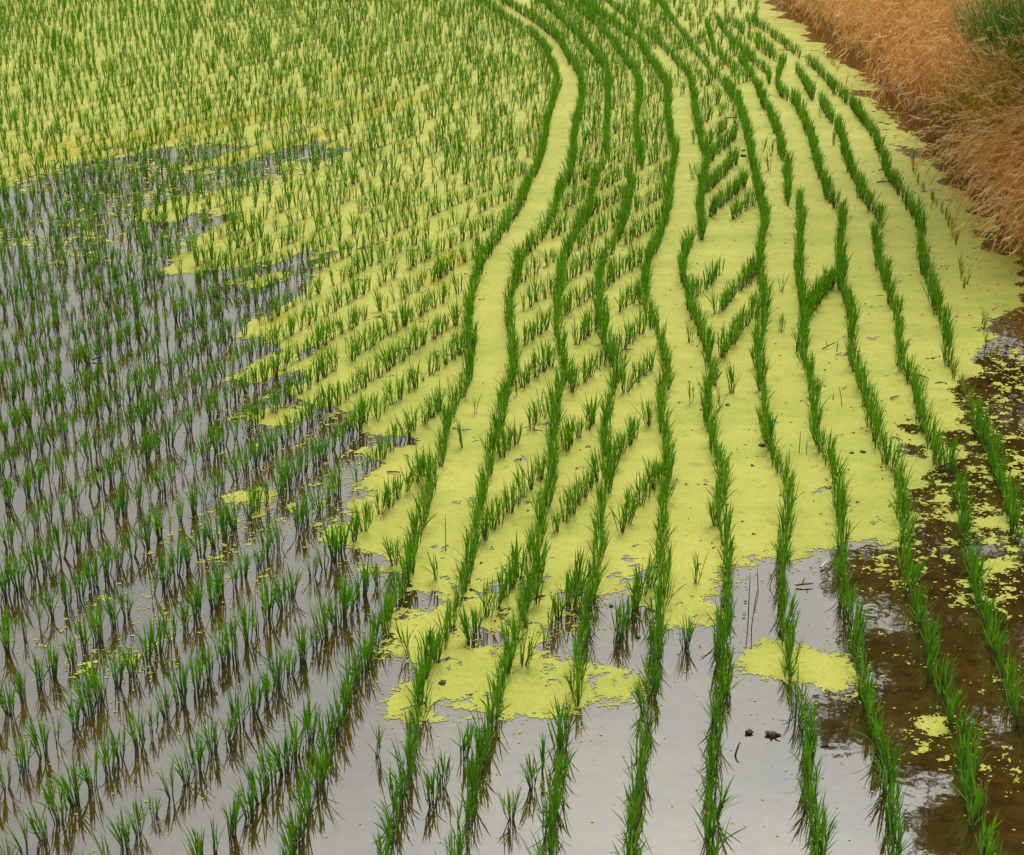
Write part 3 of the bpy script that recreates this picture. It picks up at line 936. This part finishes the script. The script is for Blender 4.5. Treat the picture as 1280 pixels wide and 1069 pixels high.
def bank_points(n, dr, yr, seed, per=38, spread=0.10):
    """roots gathered in tussocks; fourth column is the tussock's own lean"""
    rs = np.random.default_rng(seed)
    nc = max(int(n / per), 1)
    # evenly strewn tussocks (R2 sequence)
    q_ = np.arange(nc) + rs.random()
    cd = dr[0] + (dr[1] - dr[0]) * ((q_ * 0.7548776662) % 1) + rs.normal(0, 0.05, nc)
    cy_ = yr[0] + (yr[1] - yr[0]) * ((q_ * 0.5698402910) % 1) + rs.normal(0, 0.06, nc)
    k = rs.integers(nc, size=n)
    lean_c = rs.normal(0, 0.8, nc); size_c = rs.uniform(0.75, 1.2, nc)
    tone_c = rs.random(nc)
    d = cd[k] + rs.normal(0, spread, n); y = cy_[k] + rs.normal(0, spread, n)
    wob = 0.10 * fbm(NZ, y * 1.7, y * 0 + 3.3, 3)
    out_az = np.arctan2(y - cy_[k], d - cd[k])
    return np.c_[bank_foot(y) + d + wob, y, bank_z(d, y) - 0.02, lean_c[k], size_c[k], tone_c[k], out_az]
def grass_thing(name, label, cat, pts, pal, Lr, az, lean, droop, wid, seed, heads, headpal=None, kind=None):
    leaf, hd = grass_mass(pts, pal, Lr, az, lean, droop, wid, seed, heads=heads, headpal=headpal)
    c = pts[:, :3].mean(0); c[2] = pts[:, 2].min()
    if kind:
        root = link(name, mesh_np(name, leaf[0], tris=leaf[1], mat=M_STRAW, cols={'shade': leaf[2]}))
        if hd: link('seed_heads', mesh_np('seed_heads', hd[0], tris=hd[1], mat=M_STRAW, cols={'shade': hd[2]}), root)['kind'] = 'stuff'
    else:
        root = empty(name, c)
        link('leaf_blades', mesh_np('leaf_blades', leaf[0] - c, tris=leaf[1], mat=M_STRAW, cols={'shade': leaf[2]}), root)
        if hd: link('seed_heads', mesh_np('seed_heads', hd[0] - c, tris=hd[1], mat=M_STRAW, cols={'shade': hd[2]}), root)['kind'] = 'stuff'
    tag(root, label, cat, kind=kind)
    return root

AZ = math.pi + 0.35          # the stand leans out over the water
def palmix(pts, seed, weights):
    rs = np.random.default_rng(seed)
    nz = fbm(NZ, pts[:, 0] * 1.8 + 9, pts[:, 1] * 1.2 + 4, 3)
    out = []
    for k in range(len(pts)):
        r = 0.35 * rs.random() + 0.65 * pts[k, 5] + 0.9 * nz[k]
        out.append(weights[0] if r < 0.42 else weights[1] if r < 0.80 else weights[2])
    return out
# far long stand of pinkish straw
p = bank_points(16000, (0.14, 2.8), (15.6, 27), 31)
p = p[~((p[:, 0] - bank_foot(p[:, 1]) > 0.85) & (p[:, 1] < 17.6))]
grass_thing('dry_grass_stand', 'long stand of pinkish straw grass leaning over the far water edge', 'dry grass', p, palmix(p, 1, ('rust', 'straw', 'olive')), (0.45, 0.85), AZ, 0.45, 1.7, (0.006, 0.011), 41, 0.85)
# nearer rust-orange mound
p = bank_points(11000, (0.16, 2.4), (10.7, 13.7), 32)
grass_thing('dry_grass_mound', 'nearer mound of rust-orange dry grass bulging at the water edge', 'dry grass', p, palmix(p, 2, ('rust', 'straw', 'olive')), (0.38, 0.72), AZ, 0.5, 1.6, (0.005, 0.009), 42, 0.75)
# olive grass between them
p = bank_points(3800, (0.25, 1.2), (13.6, 15.9), 33)
grass_thing('olive_grass_clump', 'olive-yellow half dry grass between straw stand and rust mound', 'grass', p, palmix(p, 3, ('olive', 'olive', 'straw')), (0.36, 0.66), AZ, 0.30, 0.8, (0.006, 0.010), 43, 0.2)
p = bank_points(900, (-0.03, 0.5), (13.5, 15.6), 36)
grass_thing('withered_grass_fringe', 'dark brown withered grass trailing in the water below olive clump', 'dry grass', p, 'brown', (0.2, 0.4), AZ, 0.5, 1.2, (0.005, 0.008), 46, 0.1)
# small tuft by itself
p = bank_points(150, (-0.06, 0.30), (9.75, 10.35), 34)
grass_thing('straw_tuft', 'small straw-coloured tuft hanging over dark water below the rust mound', 'dry grass', p, palmix(p, 4, ('straw', 'rust', 'olive')), (0.28, 0.46), AZ, 0.7, 1.2, (0.005, 0.008), 44, 0.3)
# growth on the bank outside and behind
p = np.vstack([bank_points(2600, (2.2, 5.0), (10, 27), 35), bank_points(1800, (0.15, 2.4), (3.5, 10.6), 37)])
grass_thing('bank_grass', 'mixed dry and green grass covering the rest of the bank', 'grass', p, palmix(p, 5, ('olive', 'rust', 'green')), (0.3, 0.6), AZ, 0.3, 0.8, (0.007, 0.012), 45, 0.15, kind='stuff')
# green reeds at the foot of the tree
p = bank_points(5200, (0.95, 2.7), (14.2, 17.6), 38)
grass_thing('green_reed_clump', 'dark green reedy grass on the bank top at the foot of the tree', 'grass', p, 'green', (0.6, 1.1), AZ, 0.35, 1.2, (0.008, 0.014), 47, 0.0)

# ------------------------------------------------------------------ tree over the bank
def tube(path, rad, ns=7):
    path = np.asarray(path, float); V, Q = [], []
    for i, p_ in enumerate(path):
        d = path[min(i + 1, len(path) - 1)] - path[max(i - 1, 0)]
        d = d / (np.linalg.norm(d) + 1e-9)
        u = np.cross(d, (0, 0, 1.0)) if abs(d[2]) < 0.95 else np.cross(d, (1.0, 0, 0))
        u /= np.linalg.norm(u); v = np.cross(d, u)
        for j in range(ns):
            a_ = 2 * math.pi * j / ns
            V.append(p_ + rad[i] * (math.cos(a_) * u + math.sin(a_) * v))
    for i in range(len(path) - 1):
        for j in range(ns):
            j2 = (j + 1) % ns
            Q.append((i * ns + j, i * ns + j2, (i + 1) * ns + j2, (i + 1) * ns + j))
    return np.array(V), np.array(Q)
def build_tree(x, y, z0, seed):
    rs = np.random.default_rng(seed)
    root = empty('bank_tree', (x, y, z0))
    tag(root, 'dark green leafy tree on the bank behind the dry grass', 'tree')
    tp = [(0, 0, -0.1), (-0.05, 0.05, 1.0), (-0.12, 0.0, 2.2), (-0.05, 0.08, 3.8), (-0.1, 0.05, 5.8), (0, 0, 7.6)]
    v, q = tube(tp, [0.15, 0.13, 0.11, 0.085, 0.055, 0.015], 9)
    link('trunk', mesh_np('trunk', v, quads=q, mat=M_BARK, smooth=True), root)
    centres = []
    tpz = np.array(tp)
    for k in range(54):
        z = 0.5 + 6.9 * (k + rs.random()) / 54
        b = np.array([np.interp(z, tpz[:, 2], tpz[:, 0]), np.interp(z, tpz[:, 2], tpz[:, 1]), z])
        az = k * 2.4 + rs.normal(0, 0.3)
        prof = np.interp(z, [0.3, 1.2, 2.2, 3.2, 5.4, 7.4], [0.9, 1.15, 1.75, 2.3, 2.0, 0.8])
        Lb = prof * rs.uniform(0.75, 1.1)
        if z < 1.4 and math.cos(az) < 0: Lb *= 0.6
        e = b + np.array([math.cos(az) * Lb, math.sin(az) * Lb, 0.25 * Lb + rs.normal(0, 0.12)])
        m_ = (b + e) / 2 + np.array([0, 0, 0.10 * Lb])
        v, q = tube([b, m_, e], [0.035, 0.02, 0.006], 6)
        link('branch', mesh_np('branch', v, quads=q, mat=M_BARK, smooth=True), root)
        for t in np.linspace(0.35, 1.0, 5):
            c = b + (e - b) * t + np.array([0, 0, 0.08])
            centres.append((c, 0.32 + 0.18 * rs.random()))
    C = []
    for c, r_ in centres:
        n = int(300 * (r_ / 0.35) ** 2)
        q = rs.normal(0, 1, (n, 3)); q /= np.linalg.norm(q, axis=1)[:, None]
        C.append(c + q * (r_ * rs.random((n, 1)) ** 0.45) * np.array([1, 1, 0.75]))
    C = np.vstack(C); n = len(C)
    d = rs.normal(0, 1, (n, 3)); d[:, 2] -= 0.5; d /= np.linalg.norm(d, axis=1)[:, None]
    s = np.cross(d, rs.normal(0, 1, (n, 3))); s /= np.linalg.norm(s, axis=1)[:, None] + 1e-9
    L = rs.uniform(0.08, 0.15, n)[:, None]; W = L * 0.2
    V = np.stack([C, C + d * L * 0.45 + s * W, C + d * L, C + d * L * 0.45 - s * W], 1).reshape(-1, 3)
    Q = (np.arange(n) * 4)[:, None] + np.arange(4)
    al = np.tile([0, .5, 1, .5], n)
    link('crown', mesh_np('crown', V, quads=Q, mat=M_TREELEAF, attrs={'along': al, 'tint': np.repeat(rs.random(n), 4)}), root)
    return root
build_tree(5.62, 14.6, 0.48, 5)

# ------------------------------------------------------------------ bits lying on the mat and in the water
def clod(px, py, r, label, seed, mat=None):
    rs = np.random.default_rng(seed)
    x, y = G([(px, py)])[0]
    r = r * 0.72
    V, Q = [], []
    nu, nv = 10, 6
    for i in range(nv + 1):
        th_ = math.pi * i / nv
        for j in range(nu):
            ph = 2 * math.pi * j / nu
            k = 0.75 + abs(0.55 * rs.normal())
            k = min(max(k, 0.5), 2.1)
            V.append((r * 1.15 * k * math.sin(th_) * math.cos(ph), r * k * math.sin(th_) * math.sin(ph), r * 0.45 * k * math.cos(th_)))
    for i in range(nv):
        for j in range(nu):
            j2 = (j + 1) % nu
            Q.append((i * nu + j, i * nu + j2, (i + 1) * nu + j2, (i + 1) * nu + j))
    V, Q = np.array(V), np.array(Q)
    for _ in range(4):          # rotten stems sticking out of the lump
        a_ = rs.uniform(0, 6.28); l_ = r * rs.uniform(0.8, 2.2)
        e = np.array([math.cos(a_) * l_, math.sin(a_) * l_, r * rs.uniform(0.0, 0.9)])
        v2, q2 = tube([(0, 0, 0), e * 0.5 + np.array([0, 0, r * 0.25]), e], [r * 0.3, r * 0.22, r * 0.1], 5)
        Q = np.vstack([Q, q2 + len(V)]); V = np.vstack([V, v2])
    o = link('mud_clod', mesh_np('mud_clod', V, quads=Q, mat=mat or M_CLOD))
    o.location = (x, y, r * 0.25)
    tag(o, label, 'clod')
def stalk(px, py, L, az, up, label, mat, rad=0.003, name='dead_stalk', fork=False, cat='stalk'):
    x, y = G([(px, py)])[0]
    d = np.array([math.cos(az) * math.cos(up), math.sin(az) * math.cos(up), math.sin(up)])
    path = [np.array([0, 0, 0.004 if up < 0.3 else -0.02]) + d * L * t + np.array([0, 0, (0.012 if up > 0.3 else 0.002) * math.sin(3.1 * t)]) for t in (0, .35, .7, 1)]
    v, q = tube(path, [rad, rad * 0.95, rad * 0.8, rad * 0.5], 5)
    if fork:
        e = path[1] + np.array([math.cos(az + 1.1), math.sin(az + 1.1), 0.35]) * L * 0.5
        v2, q2 = tube([path[1], (path[1] + e) / 2, e], [rad * .8, rad * .7, rad * .4], 5)
        q = np.vstack([q, q2 + len(v)]); v = np.vstack([v, v2])
    o = link(name, mesh_np(name, v, quads=q, mat=mat))
    o.location = (x, y, 0.006)
    tag(o, label, cat)
clod(966, 920, 0.022, 'dark twiggy mud clod in open water between fifth and sixth rows', 1)
clod(936, 916, 0.016, 'dark round mud clod in open water beside the forked twig', 2)
clod(1031, 932, 0.014, 'small brown clod in open water beside the fifth curved row end', 3)
clod(930, 196, 0.028, 'dark brown clod on duckweed touching the sixth curved row', 4)
clod(929, 189, 0.02, 'smaller dark clod behind the brown clod at the sixth row', 5)
clod(953, 558, 0.020, 'rounded brown clod on duckweed west of the sixth curved row', 6)
clod(909, 507, 0.014, 'reddish clod on duckweed beside the forked seedling', 7)
clod(509, 436, 0.018, 'brown clod between two slanting rows left of the bare lane', 8)
clod(553, 855, 0.016, 'blackish clod on duckweed beside the eleventh curved row', 9)
clod(798, 797, 0.011, 'tiny dark clod in open water west of the eighth curved row', 10)
clod(764, 758, 0.011, 'dark speck of mud at the duckweed edge east of ninth row', 11)
clod(123, 587, 0.022, 'dark mud lump in open water among the slanting rows', 12)
clod(1079, 566, 0.015, 'dark clod on duckweed between the fourth and fifth curved rows', 13)
clod(1064, 567, 0.012, 'small dark clod beside the clod between fourth and fifth rows', 14)
clod(600, 375, 0.010, 'tiny dark clod on the bare lane by the twelfth curved row', 15)
clod(940, 583, 0.009, 'tiny brown clod on duckweed between sixth and seventh rows', 16)
stalk(905, 149, 0.16, 0.1, 0.03, 'dark flat twig on duckweed inside the seventh curved row', M_TWIG, 0.006, 'twig', True, 'twig')
stalk(1096, 229, 0.12, 0.05, 0.05, 'dark forked twig on duckweed between second and third rows', M_TWIG, 0.006, 'twig', True, 'twig')
stalk(1098, 214, 0.09, 0.2, 0.1, 'short dark twig above the forked twig near the second row', M_TWIG, 0.005, 'twig', False, 'twig')
stalk(1028, 438, 0.11, 0.5, 0.25, 'black forked twig on duckweed between fourth and fifth rows', M_TWIG, 0.004, 'twig', True, 'twig')
stalk(1046, 440, 0.08, 1.2, 1.45, 'dark stub standing upright in duckweed beside the forked twig', M_TWIG, 0.003)
stalk(1146, 470, 0.10, -1.1, 0.1, 'dark slanted stick on duckweed beside the third curved row', M_TWIG, 0.005, 'twig', False, 'twig')
stalk(1113, 500, 0.06, 0.4, 0.1, 'short black stick between the third and fourth curved rows', M_TWIG, 0.005, 'twig', False, 'twig')
stalk(1026, 712, 0.07, 0.9, 0.15, 'pale bleached stick floating where duckweed meets brown water', M_PALESTICK, 0.006, 'twig', False, 'twig')
stalk(995, 734, 0.08, 0.1, 0.05, 'brown twig in open water east of the sixth curved row', M_TWIG, 0.005, 'twig', True, 'twig')
stalk(484, 592, 0.07, -0.15, 0.03, 'dark twig on duckweed between the lower slanting rows', M_TWIG, 0.005, 'twig', False, 'twig')
stalk(778, 439, 0.07, -0.2, 0.1, 'reddish brown stick on duckweed beside the ninth curved row', M_TWIG, 0.004, 'twig', False, 'twig')
stalk(918, 946, 0.07, 0.9, 1.0, 'dark curved stub poking from water east of the seventh row', M_TWIG, 0.004)
stalk(115, 452, 0.07, 0.4, 0.2, 'dark stick in open water among the upper slanting rows', M_TWIG, 0.005, 'twig', False, 'twig')
stalk(935, 782, 0.25, 1.6, 1.45, 'tall thin dead stalk standing in water between sixth and seventh rows', M_TWIG, 0.0024)
stalk(939, 786, 0.20, 0.2, 1.5, 'shorter dead stalk leaning beside the tall thin stalk', M_TWIG, 0.0022)
stalk(948, 742, 0.13, 1.9, 1.35, 'thin dead stalk at the duckweed edge west of the sixth row', M_TWIG, 0.0022)
stalk(961, 734, 0.10, 0.6, 1.1, 'bent dead stalk in water beside the sixth curved row', M_TWIG, 0.0022, fork=True)
stalk(999, 567, 0.14, 1.5, 1.45, 'thin brown dead stalk in duckweed west of the fifth row', M_TWIG, 0.0022)
stalk(1008, 568, 0.09, 1.5, 1.4, 'short brown dead stalk close to the fifth curved row', M_TWIG, 0.0022)
stalk(1053, 508, 0.13, 2.6, 1.35, 'thin leaning dead stalk between the fourth and fifth rows', M_TWIG, 0.0022)
stalk(1041, 500, 0.05, 1.0, 1.4, 'short dark stub in duckweed beside the leaning stalk', M_TWIG, 0.003)
stalk(557, 690, 0.20, 1.5, 1.5, 'single thin green-brown stalk standing on the bare lane', M_STEM, 0.0022)

# crumbs of rotten straw and mud strewn on the mat, too small to count
rs = np.random.default_rng(77)
n = 900
C = np.vstack([np.c_[rs.uniform(0.8, 3.7, n // 2), rs.uniform(6, 17, n // 2)], np.c_[rs.uniform(-5, 3, n // 2), rs.uniform(5, 19, n // 2)]])
C = C[C[:, 0] < bank_foot(C[:, 1]) - 0.05]
n = len(C)
Lc = rs.uniform(0.006, 0.028, n); Wc = rs.uniform(0.002, 0.005, n); aa = rs.normal(0.2, 0.9, n)
d = np.c_[np.cos(aa), np.sin(aa), rs.uniform(0, 0.3, n)]; sd2 = np.c_[-np.sin(aa), np.cos(aa), 0 * aa]
b = np.c_[C, np.full(n, 0.004)]
up = np.array([0, 0, 1.0])
V = np.stack([b - sd2 * Wc[:, None], b + sd2 * Wc[:, None], b + up * Wc[:, None] * 1.6, b + d * Lc[:, None]], 1).reshape(-1, 3)
k = (np.arange(n) * 4)[:, None]
T = np.vstack([k + np.array(t) for t in ((0, 2, 3), (1, 3, 2), (0, 1, 2), (0, 3, 1))])
o = link('plant_litter', mesh_np('plant_litter', V, tris=T, mat=M_TWIG))
tag(o, 'dark crumbs of rotten straw strewn over duckweed and water', 'litter', kind='stuff')
